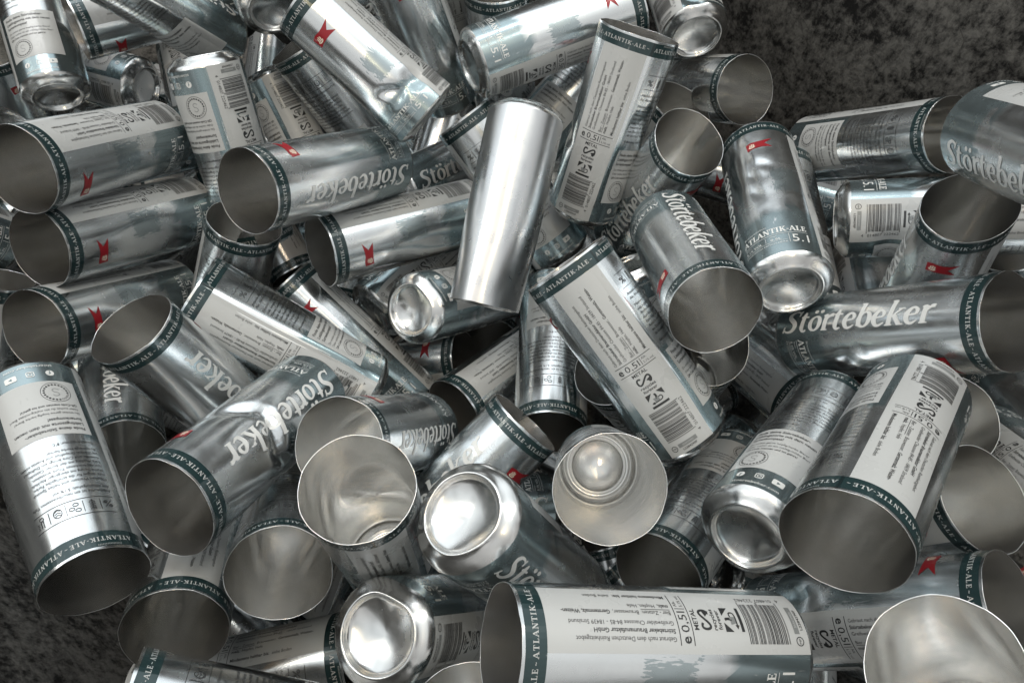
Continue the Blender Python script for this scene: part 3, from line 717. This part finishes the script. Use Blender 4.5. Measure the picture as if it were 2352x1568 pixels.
# ------------------------------------------------------------------ the heap: place, turn, label and damage of every can (metres)
DEEP = 'filler can added deep down in the heap to close and darken its gaps'  # added filler cans, strewn below the visible ones to block light in the gaps
CANS = [
    ((0.1574, 0.0123, 0.3237), (0.2528, 0.5478, -0.1740, -0.7783),
     'big can lying level at the bottom edge, white barcode label facing up, open end left', {}),
    ((0.1851, 0.0342, 0.1955), (0.9005, 0.0958, 0.2993, 0.3004),
     'can lying behind the bottom-edge barcode can, red flag up, open end at the right', {'dents': [(130, 60, 20, 14, 2.5)], 'crease': [(100, 50, 120, 62, 6, 2), (120, 62, 138, 50, 6, 1.6)]}),
    ((0.2791, -0.0388, 0.2827), (-0.9244, 0.1879, 0.2162, -0.2517),
     'wide open can mouth in the bottom right corner, pointing straight up', {'oval': [(0.04, 0, 100, 174)]}),
    ((-0.0625, -0.0506, 0.2578), (0.3867, -0.5312, -0.1517, 0.7384),
     'can cut off by the bottom left edge, band at left, row of tiny pictures', {}),
    ((-0.2818, -0.0199, 0.1623), (-0.7492, 0.2494, -0.5905, 0.1668),
     'can half hidden at bottom left, ingredients text readable upright, green band pointing right', {}),
    ((-0.2494, 0.1450, 0.1654), (-0.6052, -0.1646, -0.3587, 0.6914),
     'open can with rippled shiny inside, beside the black gap at the bottom left', {'dents': [(60, 110, 30, 30, 4), (0, 80, 24, 30, 4)]}),
    ((-0.1595, 0.2092, 0.2227), (-0.9012, -0.3414, 0.2102, -0.1644),
     'crumpled can with deep crease across its large white lettering, open end lower left', {'crease': [(80, 112, 30, 92, 9, 4.5), (30, 92, -20, 104, 8, 5), (-20, 104, -52, 92, 8, 4), (30, 92, 20, 132, 7, 2.0), (30, 92, 40, 66, 6, 1.2)], 'oval': [(0.09, 55, 40, 174)]}),
    ((-0.3507, 0.1897, 0.2796), (0.1374, -0.2655, 0.5677, -0.7671),
     'can standing at far left, compass label upside down, dark open mouth at the bottom', {'oval': [(0.05, 300, 100, 174)]}),
    ((-0.1823, 0.1524, 0.1566), (-0.0672, -0.1245, 0.2773, -0.9503),
     'round open can mouth below the creased can, left of the bright buckled one', {}),
    ((-0.0907, 0.0761, 0.2051), (-0.4878, 0.0156, -0.0523, -0.8712),
     'bright open can with buckled mirror-like inside, left of the large domed base', {'oval': [(0.05, 40, 40, 174)], 'dents': [(330, 90, 30, 40, 8)]}),
    ((-0.0283, 0.0816, 0.3720), (-0.0164, -0.9169, 0.3274, -0.2277),
     'largest domed base in the middle foreground, rim of the base buckled at one side', {'dents': [(30, 5, 30, 9, 5)], 'tilt_base': (3, 40, 0)}),
    ((-0.0783, 0.0205, 0.3276), (-0.1670, -0.2122, -0.9583, -0.0939),
     'domed silver base near the bottom edge with large 5.1 on its green side', {'dents': [(90, 6, 20, 14, 4)], 'tilt_base': (2, 140, 0)}),
    ((0.0687, 0.1534, 0.1974), (0.1841, -0.0042, -0.1660, 0.9688),
     'open can facing the viewer, concentric rings visible at its bottom', {}),
    ((0.2008, 0.1733, 0.1457), (0.0497, -0.3003, -0.3744, 0.8759),
     'can with dark grey mouth just above the level barcode can, text side up', {}),
    ((0.1432, 0.0754, 0.3249), (-0.4312, 0.8454, -0.1727, 0.2636),
     'can with domed base at lower end, left of the large barcode can at right', {'dents': [(40, 6, 24, 12, 4)]}),
    ((0.2737, 0.1724, 0.3147), (-0.4416, -0.4847, -0.1407, 0.7418),
     'large can at right, open grey mouth at the front, barcode label upside down', {'oval': [(0.05, 110, 80, 174)]}),
    ((0.3137, 0.1823, 0.1145), (-0.8146, -0.0391, 0.0436, -0.5770),
     'open can with warm glow inside, tucked behind the large barcode can at right', {}),
    ((0.2630, 0.1065, 0.1516), (-0.9702, -0.0395, -0.0888, -0.2219),
     'oval open mouth with green band on its left, near the right edge', {'oval': [(0.08, 80, 50, 174)]}),
    ((0.3783, 0.1722, 0.2038), (0.9053, 0.3273, 0.0239, -0.2697),
     'can at the right edge of which a strip of white label with recycling mark shows', {}),
    ((0.2399, 0.2583, 0.2144), (-0.1932, -0.2604, 0.1108, -0.9395),
     'can with large white lettering reading left to right and red flag, open end right', {'dents': [(98, 112, 18, 22, 2.5)], 'crease': [(60, 70, 84, 62, 5, 1.8), (52, 84, 62, 88, 4, 1.0)]}),
    ((0.3440, 0.2721, 0.1824), (0.2155, -0.0888, 0.0533, 0.9710),
     'open can leaning right with pale oval mouth and red flag on its front', {'oval': [(0.1, 60, 60, 174)], 'dents': [(40, 120, 14, 30, 3)]}),
    ((0.2812, 0.3611, 0.2350), (-0.7546, -0.2740, -0.5387, -0.2558),
     'can lying in shade at right, bar code upright, behind the leaning open can', {'dents': [(210, 40, 20, 16, 4)]}),
    ((0.3019, 0.4928, 0.1598), (-0.7891, -0.1288, -0.3015, 0.5195),
     'can lying by the dark bin wall, compass label and long text facing out', {'crease': [(312, 20, 300, 160, 10, 4)], 'oval': [(0.04, 257, 0, 120)]}),
    ((0.3243, 0.3406, 0.3797), (-0.0616, -0.0695, -0.4006, 0.9115),
     'can cut off by the right edge at top, rounded base end and grey-green side', {}),
    ((0.2096, 0.2639, 0.2886), (-0.1177, 0.1062, -0.7979, -0.5816),
     'can standing on its base right of centre, flag on top, 5.1 below', {'crease': [(66, 150, 74, 60, 7, 1.6), (74, 120, 100, 110, 6, 1.2), (58, 112, 84, 98, 6, 1.2), (62, 90, 80, 76, 6, 1.0)], 'dents': [(40, 110, 10, 30, 1.5)]}),
    ((0.2644, 0.2819, 0.1808), (0.6952, -0.6856, 0.1402, 0.1645),
     'can squeezed behind the standing flag can, only text and compass label edge in view', {}),
    ((0.2815, 0.3362, 0.0821), (-0.2629, 0.5088, -0.6441, 0.5070),
     'dim base under the standing flag can', {}),
    ((0.3755, 0.4160, 0.0954), (0.7904, 0.6063, -0.0871, 0.0008),
     'dark green can with upside-down lettering deep between the cans at right', {}),
    ((0.1361, 0.3664, 0.2213), (-0.6805, -0.3426, 0.2792, -0.5844),
     'can with large white lettering running down to a round open mouth, right of centre', {}),
    ((0.1773, 0.2709, 0.0653), (0.9694, 0.0923, -0.0346, -0.2249),
     'dark open mouth below the round-mouthed lettered can right of centre', {}),
    ((0.2081, 0.3579, 0.0498), (0.8684, 0.4505, 0.2070, 0.0040),
     'can with ingredients label sloping down to a green band, right of centre', {}),
    ((0.1438, 0.1657, 0.2186), (0.4681, -0.5298, 0.1507, 0.6910),
     'flattened can with sharp edges, barcode label facing up, slanting through the centre', {'oval': [(0.12, 75, 0, 60)], 'crease': [(208, 8, 204, 166, 6, -2.2), (122, 40, 126, 166, 6, -1.6)], 'dents': [(110, 70, 14, 40, 2)]}),
    ((0.0658, 0.4086, 0.1681), (0.7864, -0.1667, 0.2720, 0.5289),
     'tall flattened can leaning up at top centre, barcode label facing the viewer', {'oval': [(0.15, 81, 20, 174)], 'crease': [(206, 30, 210, 172, 6, -2.4), (132, 90, 136, 172, 6, -1.5), (120, 70, 80, 84, 9, 3)], 'dents': [(230, 60, 20, 30, 4)]}),
    ((0.0138, 0.4459, 0.2779), (0.5205, 0.6959, -0.4577, 0.1880),
     'plain unprinted silver can standing mouth down in the upper middle', {'plain': True, 'oval': [(0.1, 60, 100, 174)]}),
    ((-0.0935, 0.3008, 0.1795), (0.4077, -0.7279, 0.5427, -0.0971),
     'can with battered domed base facing left, web address on its green side', {'tilt_base': (5, 250, 2), 'dents': [(250, 8, 22, 16, 5)]}),
    ((-0.1475, 0.3361, 0.0894), (-0.4698, 0.0647, -0.7297, -0.4925),
     'can with torn battered base and 5.1, behind the other battered base left of centre', {'tilt_base': (6, 150, 4), 'dents': [(150, 8, 22, 16, 7)]}),
    ((-0.0348, 0.4338, 0.1388), (-0.4177, -0.5650, -0.0104, 0.7115),
     'can lying left of the plain silver can, red flag low on its side, mouth left', {'dents': [(80, 70, 16, 50, 3)]}),
    ((-0.1155, 0.4451, 0.2061), (0.8516, 0.4154, -0.1580, -0.2780),
     'can lying in the upper left middle with upside-down large lettering, mouth left', {}),
    ((-0.3315, 0.4695, 0.2119), (-0.4395, -0.2927, -0.2861, 0.7996),
     'topmost of three cans stacked along the left edge, barcode label along its top', {}),
    ((-0.3142, 0.4249, 0.1545), (-0.5184, -0.3709, -0.1775, 0.7498),
     'middle of three cans stacked along the left edge, reflecting a bar code', {'dents': [(90, 90, 20, 40, 3), (60, 60, 14, 14, 2)]}),
    ((-0.3388, 0.3559, 0.1102), (0.6812, 0.3243, 0.1191, -0.6454),
     'lowest of three cans stacked along the left edge, mouth left, red flag half covered', {'dents': [(110, 100, 12, 30, 2.5)]}),
    ((-0.2145, 0.1904, 0.1392), (-0.9360, 0.0578, 0.2091, 0.2773),
     'can with oval grey mouth at left, large lettering running down to the right', {'oval': [(0.08, 40, 80, 174)]}),
    ((-0.1242, 0.2325, 0.1501), (0.3324, -0.5030, -0.0002, 0.7978),
     'squashed can with sharp fold between barcode and compass labels, left of centre', {'oval': [(0.13, 125, 20, 120)], 'crease': [(211, 4, 207, 168, 6, -3.0), (160, 34, 200, 20, 10, 3)], 'dents': [(235, 20, 25, 20, 3)]}),
    ((-0.0954, 0.2427, 0.0767), (-0.2221, -0.2947, 0.4238, 0.8272),
     'squashed narrow can with red flag near its green band, right of the folded can', {'oval': [(0.1, 95, 0, 150)], 'crease': [(70, 20, 74, 150, 7, -2.2), (110, 20, 106, 160, 7, -2)], 'dents': [(90, 30, 18, 40, 4)]}),
    ((-0.3033, 0.2883, 0.0817), (0.9505, -0.2256, 0.2098, 0.0398),
     'short visible can under the upside-down lettered can, green band curving over its top', {}),
    ((-0.2775, 0.5056, 0.2778), (-0.2017, -0.3267, -0.8752, 0.2944),
     'can with base up at upper left, compass and barcode labels upside down side by side', {'crease': [(150, 58, 186, 50, 5, 1.6)]}),
    ((-0.2689, 0.6043, 0.1512), (0.3872, 0.4138, 0.7860, -0.2470),
     'can right of the base-up can at upper left, barcode and ring emblem showing', {}),
    ((-0.1364, 0.5319, 0.0624), (0.9452, -0.2097, -0.2364, 0.0823),
     'can with green band and fine text, pressed under the big flag can at top', {}),
    ((-0.0440, 0.4263, 0.2491), (0.1142, 0.3867, -0.3264, -0.8549),
     'big can at the top with red flag and dented base corner, slanting down right', {'short': 38, 'crease': [(84, 70, 106, 52, 8, 5), (106, 52, 84, 44, 8, 4)], 'dents': [(130, 50, 12, 20, 4)], 'tilt_base': (6, 200, 3), 'oval': [(0.06, 90, 0, 100)]}),
    ((-0.2261, 0.5789, 0.2601), (-0.3933, 0.6279, -0.3727, -0.5587),
     'silver base at the top edge, left of the big flag can', {}),
    ((-0.2955, 0.6042, 0.1912), (-0.9483, -0.0797, 0.2622, -0.1602),
     'can with folded sides at the top edge, yellowish label and start of large lettering', {'oval': [(0.12, 320, 0, 120)], 'crease': [(300, 10, 296, 170, 7, -2.5), (330, 40, 338, 150, 8, 3)], 'tilt_base': (6, 90, 2)}),
    ((-0.2958, 0.6858, 0.1899), (0.1246, 0.5611, 0.2662, -0.7738),
     'can at top left with green band, warm orange reflection and a small red flag', {}),
    ((-0.4626, 0.5374, 0.1861), (0.7377, -0.6204, -0.0161, 0.2659),
     'can in the upper left corner, compass label facing out, dark domed base below', {}),
    ((-0.5687, 0.5672, 0.0237), (0.4615, -0.0988, -0.0470, -0.8804),
     'can at the left edge in the upper corner, small red flag on bare metal', {}),
    ((-0.4998, 0.5023, 0.1788), (-0.1169, -0.8488, -0.0776, 0.5097),
     'shiny base at the left edge below the corner cans', {}),
    ((-0.4160, 0.6099, 0.1187), (0.4155, -0.6763, -0.2213, 0.5666),
     'can with dark hollow base facing right, barcode label, upper left', {}),
    ((-0.0442, 0.5169, 0.2506), (0.3059, 0.4583, 0.5125, 0.6585),
     'can lying across the top centre with buckled base at left and orange streak', {'tilt_base': (4, 100, 4), 'dents': [(250, 10, 22, 16, 4)]}),
    ((-0.0040, 0.5638, 0.0980), (0.6339, -0.0496, -0.1100, -0.7640),
     'upright can mouth at the top edge with dark green band, behind the orange-streaked can', {}),
    ((-0.0649, 0.5484, 0.1677), (0.2010, 0.1093, -0.1175, -0.9664),
     'can at the top with bold orange streak down its bare side', {}),
    ((-0.0576, 0.6443, 0.1391), (0.6032, -0.0231, -0.0530, 0.7955),
     'piece of white barcode label at the top edge, left of the upright can mouth', {}),
    ((0.1794, 0.5630, 0.2396), (-0.6499, 0.6913, -0.1654, -0.2690),
     'dented can at the top right of the heap, barcode on the left, base down', {'crease': [(232, 45, 212, 24, 8, 5), (212, 24, 230, 10, 8, 4)], 'tilt_base': (3, 200, 2)}),
    ((0.1666, 0.6283, 0.1043), (0.7038, 0.1550, 0.3694, -0.5867),
     'open can with round pale mouth turned to the dark bin wall, upper right', {'oval': [(0.06, 20, 60, 174)]}),
    ((0.1159, 0.4311, 0.0973), (-0.2663, 0.0929, -0.0619, 0.9574),
     'can with pale round mouth pointing up, right of the tall flattened can', {'oval': [(0.05, 60, 80, 174)]}),
    ((0.0953, 0.4848, 0.0518), (0.8538, 0.0405, 0.2126, 0.4734),
     'can behind the tall flattened can, pale mouth turned up right, green band below it', {}),
    ((0.0036, 0.4964, 0.1384), (-0.8057, 0.4744, -0.3280, 0.1347),
     'can beneath the orange-streaked can, compass label with text sloping down right', {}),
    ((0.0558, 0.4003, 0.1035), (0.8455, -0.4169, -0.2274, 0.2442),
     'can with green band at top, left of the plain silver can, barcode label sloping down', {}),
    ((-0.1278, 0.4689, 0.1115), (-0.3201, 0.8136, 0.1733, 0.4533),
     'dark can with two large letters in view, left of the plain silver can', {}),
    ((0.0471, 0.4396, 0.0652), (0.7646, -0.6371, -0.0297, 0.0926),
     'can base down beneath the tall flattened can, web address and play icon in view', {}),
    ((0.0434, 0.3591, 0.1166), (-0.1063, -0.1207, -0.5979, 0.7853),
     'grey-green can mouth down below the plain silver can, text upside down', {}),
    ((-0.1076, 0.0754, 0.1467), (0.1088, -0.4594, -0.3259, -0.8191),
     'can with green band and red flag pointing up right, behind the largest domed base', {}),
    ((0.0572, 0.3415, 0.0450), (0.4065, 0.5321, 0.1531, -0.7268),
     'can with dark mouth and scratched ingredients label, left of the mouth-down grey-green can', {}),
    ((-0.0773, 0.2009, 0.1407), (-0.9678, -0.1898, 0.0932, 0.1365),
     'can with upside-down large lettering and pale mouth, its base end inside a dark mouth', {}),
    ((-0.2056, 0.3037, -0.0158), (0.6569, 0.3491, 0.4112, 0.5267),
     'dim can deep in the heap with dark mouth and band, below the battered base', {}),
    ((-0.3864, 0.2800, 0.1100), (-0.6325, -0.4611, 0.0970, -0.6148),
     'can with dark brown mouth and end of large lettering, behind the far left can', {}),
    ((-0.2227, 0.1995, 0.0556), (-0.3043, 0.1177, 0.4591, -0.8263),
     'sliver of a can with green band between the far left can and the creased can', {}),
    ((0.4736, 0.2595, 0.1016), (-0.8486, -0.2934, 0.2473, -0.3643),
     'dim crumpled can deep at the right edge, under the can with large lettering', {}),
    ((0.5458, 0.2734, 0.1030), (-0.8117, 0.3434, 0.1784, -0.4374),
     'black can mouth at the right edge in shadow', {}),
    ((-0.5219, 0.2011, 0.0776), (0.5239, -0.1181, 0.4254, 0.7284),
     'green band of a can at the left edge, below the cans with flags', {}),
    ((-0.5178, 0.4007, 0.1258), (0.5372, 0.1818, 0.0038, -0.8236),
     'dark green end of a can at the left edge with large 5.1', {}),
    ((0.1649, 0.2190, 0.0513), (-0.4093, -0.2032, 0.1453, 0.8776),
     'dark grey mouth left of the flattened barcode can in the centre', {}),
    ((0.1170, 0.3730, 0.1367), (-0.2158, -0.0241, -0.9171, 0.3344),
     'can with base up between the flattened barcode can and the lettered can, compass label', {}),
    ((-0.0157, -0.1191, 0.2086), (-0.1146, 0.0535, -0.2931, -0.9477),
     'grey mouth cut off by the bottom edge, left of the level barcode can', {}),
    ((0.2778, -0.0263, 0.1446), (-0.6289, 0.1635, -0.6423, 0.4066), DEEP, {}),
    ((0.0449, 0.0028, 0.1437), (-0.3443, 0.0787, -0.6708, 0.6522), DEEP, {}),
    ((-0.0379, 0.7999, 0.1776), (0.1856, 0.4995, -0.6348, 0.5595), DEEP, {}),
    ((0.4878, -0.0462, 0.1968), (0.3515, -0.0349, -0.8434, -0.4048), DEEP, {}),
    ((-0.6936, 0.7521, 0.1785), (-0.5806, 0.7079, -0.1990, 0.3496), DEEP, {}),
    ((-0.7250, 0.5016, 0.1785), (-0.6011, -0.7133, -0.1824, -0.3109), DEEP, {}),
    ((-0.1331, 0.7617, 0.1333), (0.7118, 0.5532, -0.1552, -0.4040), DEEP, {}),
    ((-0.4121, 0.8162, 0.2021), (0.3955, 0.8396, -0.1205, 0.3522), DEEP, {}),
    ((-0.3354, 0.5216, 0.1457), (0.6772, -0.0084, -0.5845, 0.4469), DEEP, {}),
    ((-0.4505, 0.6753, 0.1599), (0.4871, -0.5114, -0.5397, -0.4582), DEEP, {}),
    ((0.2383, 0.0525, 0.1188), (0.5591, 0.1894, -0.4884, 0.6427), DEEP, {}),
    ((-0.2326, 0.7283, 0.0984), (-0.4661, 0.0975, 0.6345, 0.6088), DEEP, {}),
    ((-0.0718, 0.0768, 0.0840), (-0.6355, -0.3946, 0.4615, -0.4770), DEEP, {}),
    ((-0.5257, 0.7678, 0.1245), (0.5452, 0.6210, -0.4085, -0.3876), DEEP, {}),
    ((-0.3990, 0.1789, 0.0768), (-0.0851, 0.5072, -0.5908, 0.6217), DEEP, {}),
    ((0.1402, -0.1573, 0.0816), (0.2304, -0.7138, 0.2801, 0.5991), DEEP, {}),
    ((0.1951, 0.6105, 0.0225), (-0.0508, -0.4482, 0.3425, 0.8242), DEEP, {}),
    ((-0.0708, 0.7983, 0.1065), (0.5316, -0.0274, -0.8395, 0.1091), DEEP, {}),
    ((-0.4641, 0.4154, 0.0378), (-0.7474, 0.4683, -0.3737, 0.2872), DEEP, {}),
    ((0.5097, 0.0134, 0.0823), (0.4594, 0.7159, -0.3191, -0.4180), DEEP, {}),
    ((0.3763, 0.4828, 0.0671), (0.0675, 0.6414, -0.3177, -0.6950), DEEP, {}),
    ((0.2172, -0.0322, 0.0817), (-0.6858, 0.4387, 0.5582, 0.1601), DEEP, {}),
    ((0.3323, 0.0363, 0.0838), (-0.0347, 0.2679, 0.6546, 0.7060), DEEP, {}),
    ((0.1286, -0.0514, 0.0599), (-0.6306, 0.1813, 0.6814, 0.3242), DEEP, {}),
    ((-0.6388, 0.5127, 0.0638), (0.1428, 0.1963, -0.5751, -0.7812), DEEP, {}),
    ((-0.4275, 0.7464, 0.0454), (0.7047, 0.4372, 0.4585, -0.3194), DEEP, {}),
    ((0.0427, 0.1496, 0.0505), (0.7641, 0.1426, -0.6180, -0.1179), DEEP, {}),
    ((0.0083, 0.7370, 0.0477), (-0.3152, -0.5296, -0.0607, 0.7851), DEEP, {}),
    ((-0.4704, 0.5322, 0.0870), (-0.3668, 0.1022, 0.8176, -0.4318), DEEP, {}),
    ((-0.4473, 0.2755, 0.0666), (0.6595, -0.5513, 0.4979, -0.1152), DEEP, {}),
    ((-0.0191, -0.0945, 0.0579), (0.4960, 0.3844, -0.7175, -0.3024), DEEP, {}),
    ((-0.2964, 0.5609, 0.0497), (-0.1021, 0.5578, 0.6051, 0.5589), DEEP, {}),
    ((0.3371, 0.2350, 0.0113), (-0.5788, 0.1584, 0.5591, -0.5721), DEEP, {}),
    ((-0.0195, 0.1190, 0.0012), (-0.3161, -0.6315, -0.2794, 0.6505), DEEP, {}),
    ((-0.0583, 0.9048, 0.0066), (0.6784, 0.7230, 0.0817, -0.1014), DEEP, {}),
    ((0.1795, 0.4674, 0.0105), (-0.0904, 0.4572, -0.5835, -0.6650), DEEP, {}),
    ((-0.5469, 0.6760, -0.0042), (-0.1448, -0.2736, 0.5410, 0.7820), DEEP, {}),
    ((-0.1209, 0.5135, -0.0136), (-0.6024, 0.5507, 0.2403, 0.5255), DEEP, {}),
    ((-0.1927, 0.2348, -0.0084), (0.5826, 0.5518, -0.3488, -0.4843), DEEP, {}),
    ((0.3328, 0.3144, -0.0166), (-0.6506, 0.6051, 0.1213, -0.4426), DEEP, {}),
    ((0.3507, 0.1519, 0.0003), (0.7609, 0.3937, 0.5157, 0.0053), DEEP, {}),
    ((-0.4075, 0.4908, 0.0061), (-0.6768, 0.6347, -0.0861, -0.3629), DEEP, {}),
    ((0.1785, 0.0482, -0.0136), (-0.8002, -0.5140, -0.3065, 0.0378), DEEP, {}),
    ((0.4549, 0.3716, 0.0248), (-0.5935, 0.0988, 0.7815, 0.1648), DEEP, {}),
    ((-0.3115, 0.8401, 0.0429), (-0.4826, -0.8277, -0.1963, 0.2084), DEEP, {}),
    ((0.3547, 0.3046, -0.0674), (-0.1114, -0.4446, 0.4778, -0.7494), DEEP, {}),
    ((-0.5530, 0.7395, -0.0542), (-0.7238, -0.0253, -0.6855, -0.0748), DEEP, {}),
    ((-0.0197, 0.2256, -0.0127), (0.5440, 0.7809, 0.0311, 0.3055), DEEP, {}),
    ((-0.3451, 0.2756, -0.0940), (0.8042, -0.3498, -0.4046, 0.2594), DEEP, {}),
    ((-0.5114, 0.6113, -0.0627), (0.5207, -0.0609, -0.5556, 0.6453), DEEP, {}),
    ((-0.1724, 0.5938, -0.0020), (-0.0348, -0.2652, -0.7980, 0.5400), DEEP, {}),
    ((0.0715, 0.5641, -0.0714), (-0.3646, -0.3968, 0.4350, -0.7214), DEEP, {}),
    ((0.0071, -0.1099, -0.0419), (0.7009, -0.5232, 0.3402, -0.3453), DEEP, {}),
    ((-0.0037, 0.5120, -0.0774), (-0.6397, -0.4659, -0.2980, 0.5338), DEEP, {}),
    ((-0.2088, -0.0076, -0.0507), (0.6764, -0.5427, -0.4775, 0.1409), DEEP, {}),
    ((0.2724, 0.2512, -0.0367), (-0.6839, -0.4383, 0.5831, -0.0122), DEEP, {}),
    ((0.2500, 0.0674, -0.0353), (-0.4634, 0.2988, -0.7227, 0.4167), DEEP, {}),
    ((-0.1291, 0.6309, -0.0754), (-0.4874, 0.1403, 0.6061, 0.6127), DEEP, {}),
    ((0.1570, -0.1614, -0.0058), (0.5246, -0.6382, 0.5554, 0.0950), DEEP, {}),
    ((0.2890, -0.0497, -0.0848), (-0.0958, 0.5242, -0.0616, 0.8439), DEEP, {}),
    ((-0.1501, 0.0376, -0.0413), (-0.7261, 0.5788, -0.3610, -0.0866), DEEP, {}),
    ((-0.6312, 0.5808, -0.0955), (-0.4545, -0.4699, -0.2624, 0.7098), DEEP, {}),
    ((-0.1516, 0.1962, -0.0204), (0.3532, 0.7756, 0.3546, -0.3847), DEEP, {}),
    ((-0.0985, 0.0047, -0.0639), (-0.6494, 0.3895, -0.4294, 0.4920), DEEP, {}),
    ((-0.4600, 0.5686, -0.0559), (-0.2222, -0.5902, -0.3779, 0.6779), DEEP, {}),
    ((-0.2379, 0.2083, -0.0896), (0.3758, -0.1246, -0.5374, -0.7446), DEEP, {}),
    ((-0.3693, 0.6172, -0.0252), (-0.4371, -0.2229, -0.7750, 0.3983), DEEP, {}),
    ((0.2708, 0.4710, -0.0686), (0.4755, -0.2061, 0.7941, -0.3176), DEEP, {}),
    ((0.2360, 0.0924, -0.0956), (0.5234, -0.1666, 0.7791, -0.3022), DEEP, {}),
    ((-0.3937, 0.3226, -0.1359), (0.6701, -0.4898, -0.1908, -0.5241), DEEP, {}),
    ((-0.0852, 0.2898, -0.1066), (0.7140, 0.6645, 0.2191, -0.0243), DEEP, {}),
    ((-0.3833, 0.6334, -0.1477), (0.0176, 0.4802, 0.2935, 0.8264), DEEP, {}),
    ((0.1956, 0.5320, -0.0888), (0.3778, 0.7926, 0.0953, -0.4690), DEEP, {}),
    ((0.1786, 0.1026, -0.0796), (0.0821, 0.1758, 0.7455, -0.6376), DEEP, {}),
    ((0.4782, 0.1128, -0.0921), (0.1564, 0.3597, -0.7249, -0.5662), DEEP, {}),
    ((-0.3888, 0.7808, -0.1218), (0.0120, -0.6660, 0.1768, 0.7246), DEEP, {}),
    ((-0.1630, 0.8324, -0.1014), (0.7598, 0.1940, 0.6205, 0.0076), DEEP, {}),
    ((0.1704, 0.6079, -0.1108), (0.2359, 0.2233, -0.5274, -0.7851), DEEP, {}),
    ((0.1361, 0.2290, -0.0719), (0.3787, -0.8077, 0.0033, -0.4520), DEEP, {}),
    ((-0.0331, 0.4231, -0.1234), (-0.0889, -0.5692, -0.2904, 0.7641), DEEP, {}),
    ((-0.4394, 0.4100, -0.1021), (0.6263, 0.6224, -0.4642, 0.0693), DEEP, {}),
    ((0.1266, 0.3035, -0.0574), (0.2816, 0.0736, 0.8534, 0.4324), DEEP, {}),
    ((-0.4825, 0.2252, -0.0538), (0.2393, 0.8024, -0.1629, 0.5219), DEEP, {}),
    ((-0.7088, 0.7150, -0.0486), (-0.0184, -0.3042, -0.8020, -0.5137), DEEP, {}),
    ((-0.3004, 0.5522, -0.1264), (0.3998, -0.5788, 0.3482, -0.6195), DEEP, {}),
    ((-0.1368, -0.1247, -0.1266), (-0.6759, -0.2046, -0.6412, -0.3002), DEEP, {}),
    ((0.3699, 0.1220, -0.0699), (-0.3717, 0.7899, 0.2283, -0.4310), DEEP, {}),
    ((0.1005, -0.1270, -0.0992), (0.5742, -0.5019, -0.5498, -0.3406), DEEP, {}),
    ((-0.6468, 0.6345, -0.0816), (0.0048, -0.7699, -0.2810, -0.5730), DEEP, {}),
    ((-0.3553, 0.7398, -0.1232), (-0.5794, 0.5261, -0.5744, 0.2398), DEEP, {}),
    ((-0.5086, 0.4581, -0.1522), (-0.1716, -0.0216, -0.7066, -0.6862), DEEP, {}),
    ((-0.2211, 0.3193, -0.1549), (-0.6739, 0.5594, -0.4769, 0.0743), DEEP, {}),
    ((0.3756, -0.0313, -0.1311), (0.3282, 0.4800, -0.5821, 0.5683), DEEP, {}),
    ((-0.0854, 0.1106, -0.1228), (0.4133, 0.5657, -0.5462, -0.4592), DEEP, {}),
    ((-0.1845, 0.6893, -0.1512), (0.2820, 0.4915, 0.4745, 0.6737), DEEP, {}),
    ((-0.0759, 0.8499, -0.1553), (0.2600, -0.4478, 0.4770, -0.7102), DEEP, {}),
    ((0.1429, 0.2081, -0.1555), (-0.7522, 0.2204, 0.6207, 0.0161), DEEP, {}),
    ((0.1407, -0.0203, -0.1697), (-0.8088, 0.5727, 0.0564, -0.1209), DEEP, {}),
    ((0.3800, 0.3372, -0.1205), (-0.1662, 0.3622, 0.7084, -0.5825), DEEP, {}),
]
for i, (loc, q, label, spec) in enumerate(CANS):
    make_can(i, loc, q, label, spec)
for me in BASEMESH.values():
    bpy.data.meshes.remove(me)
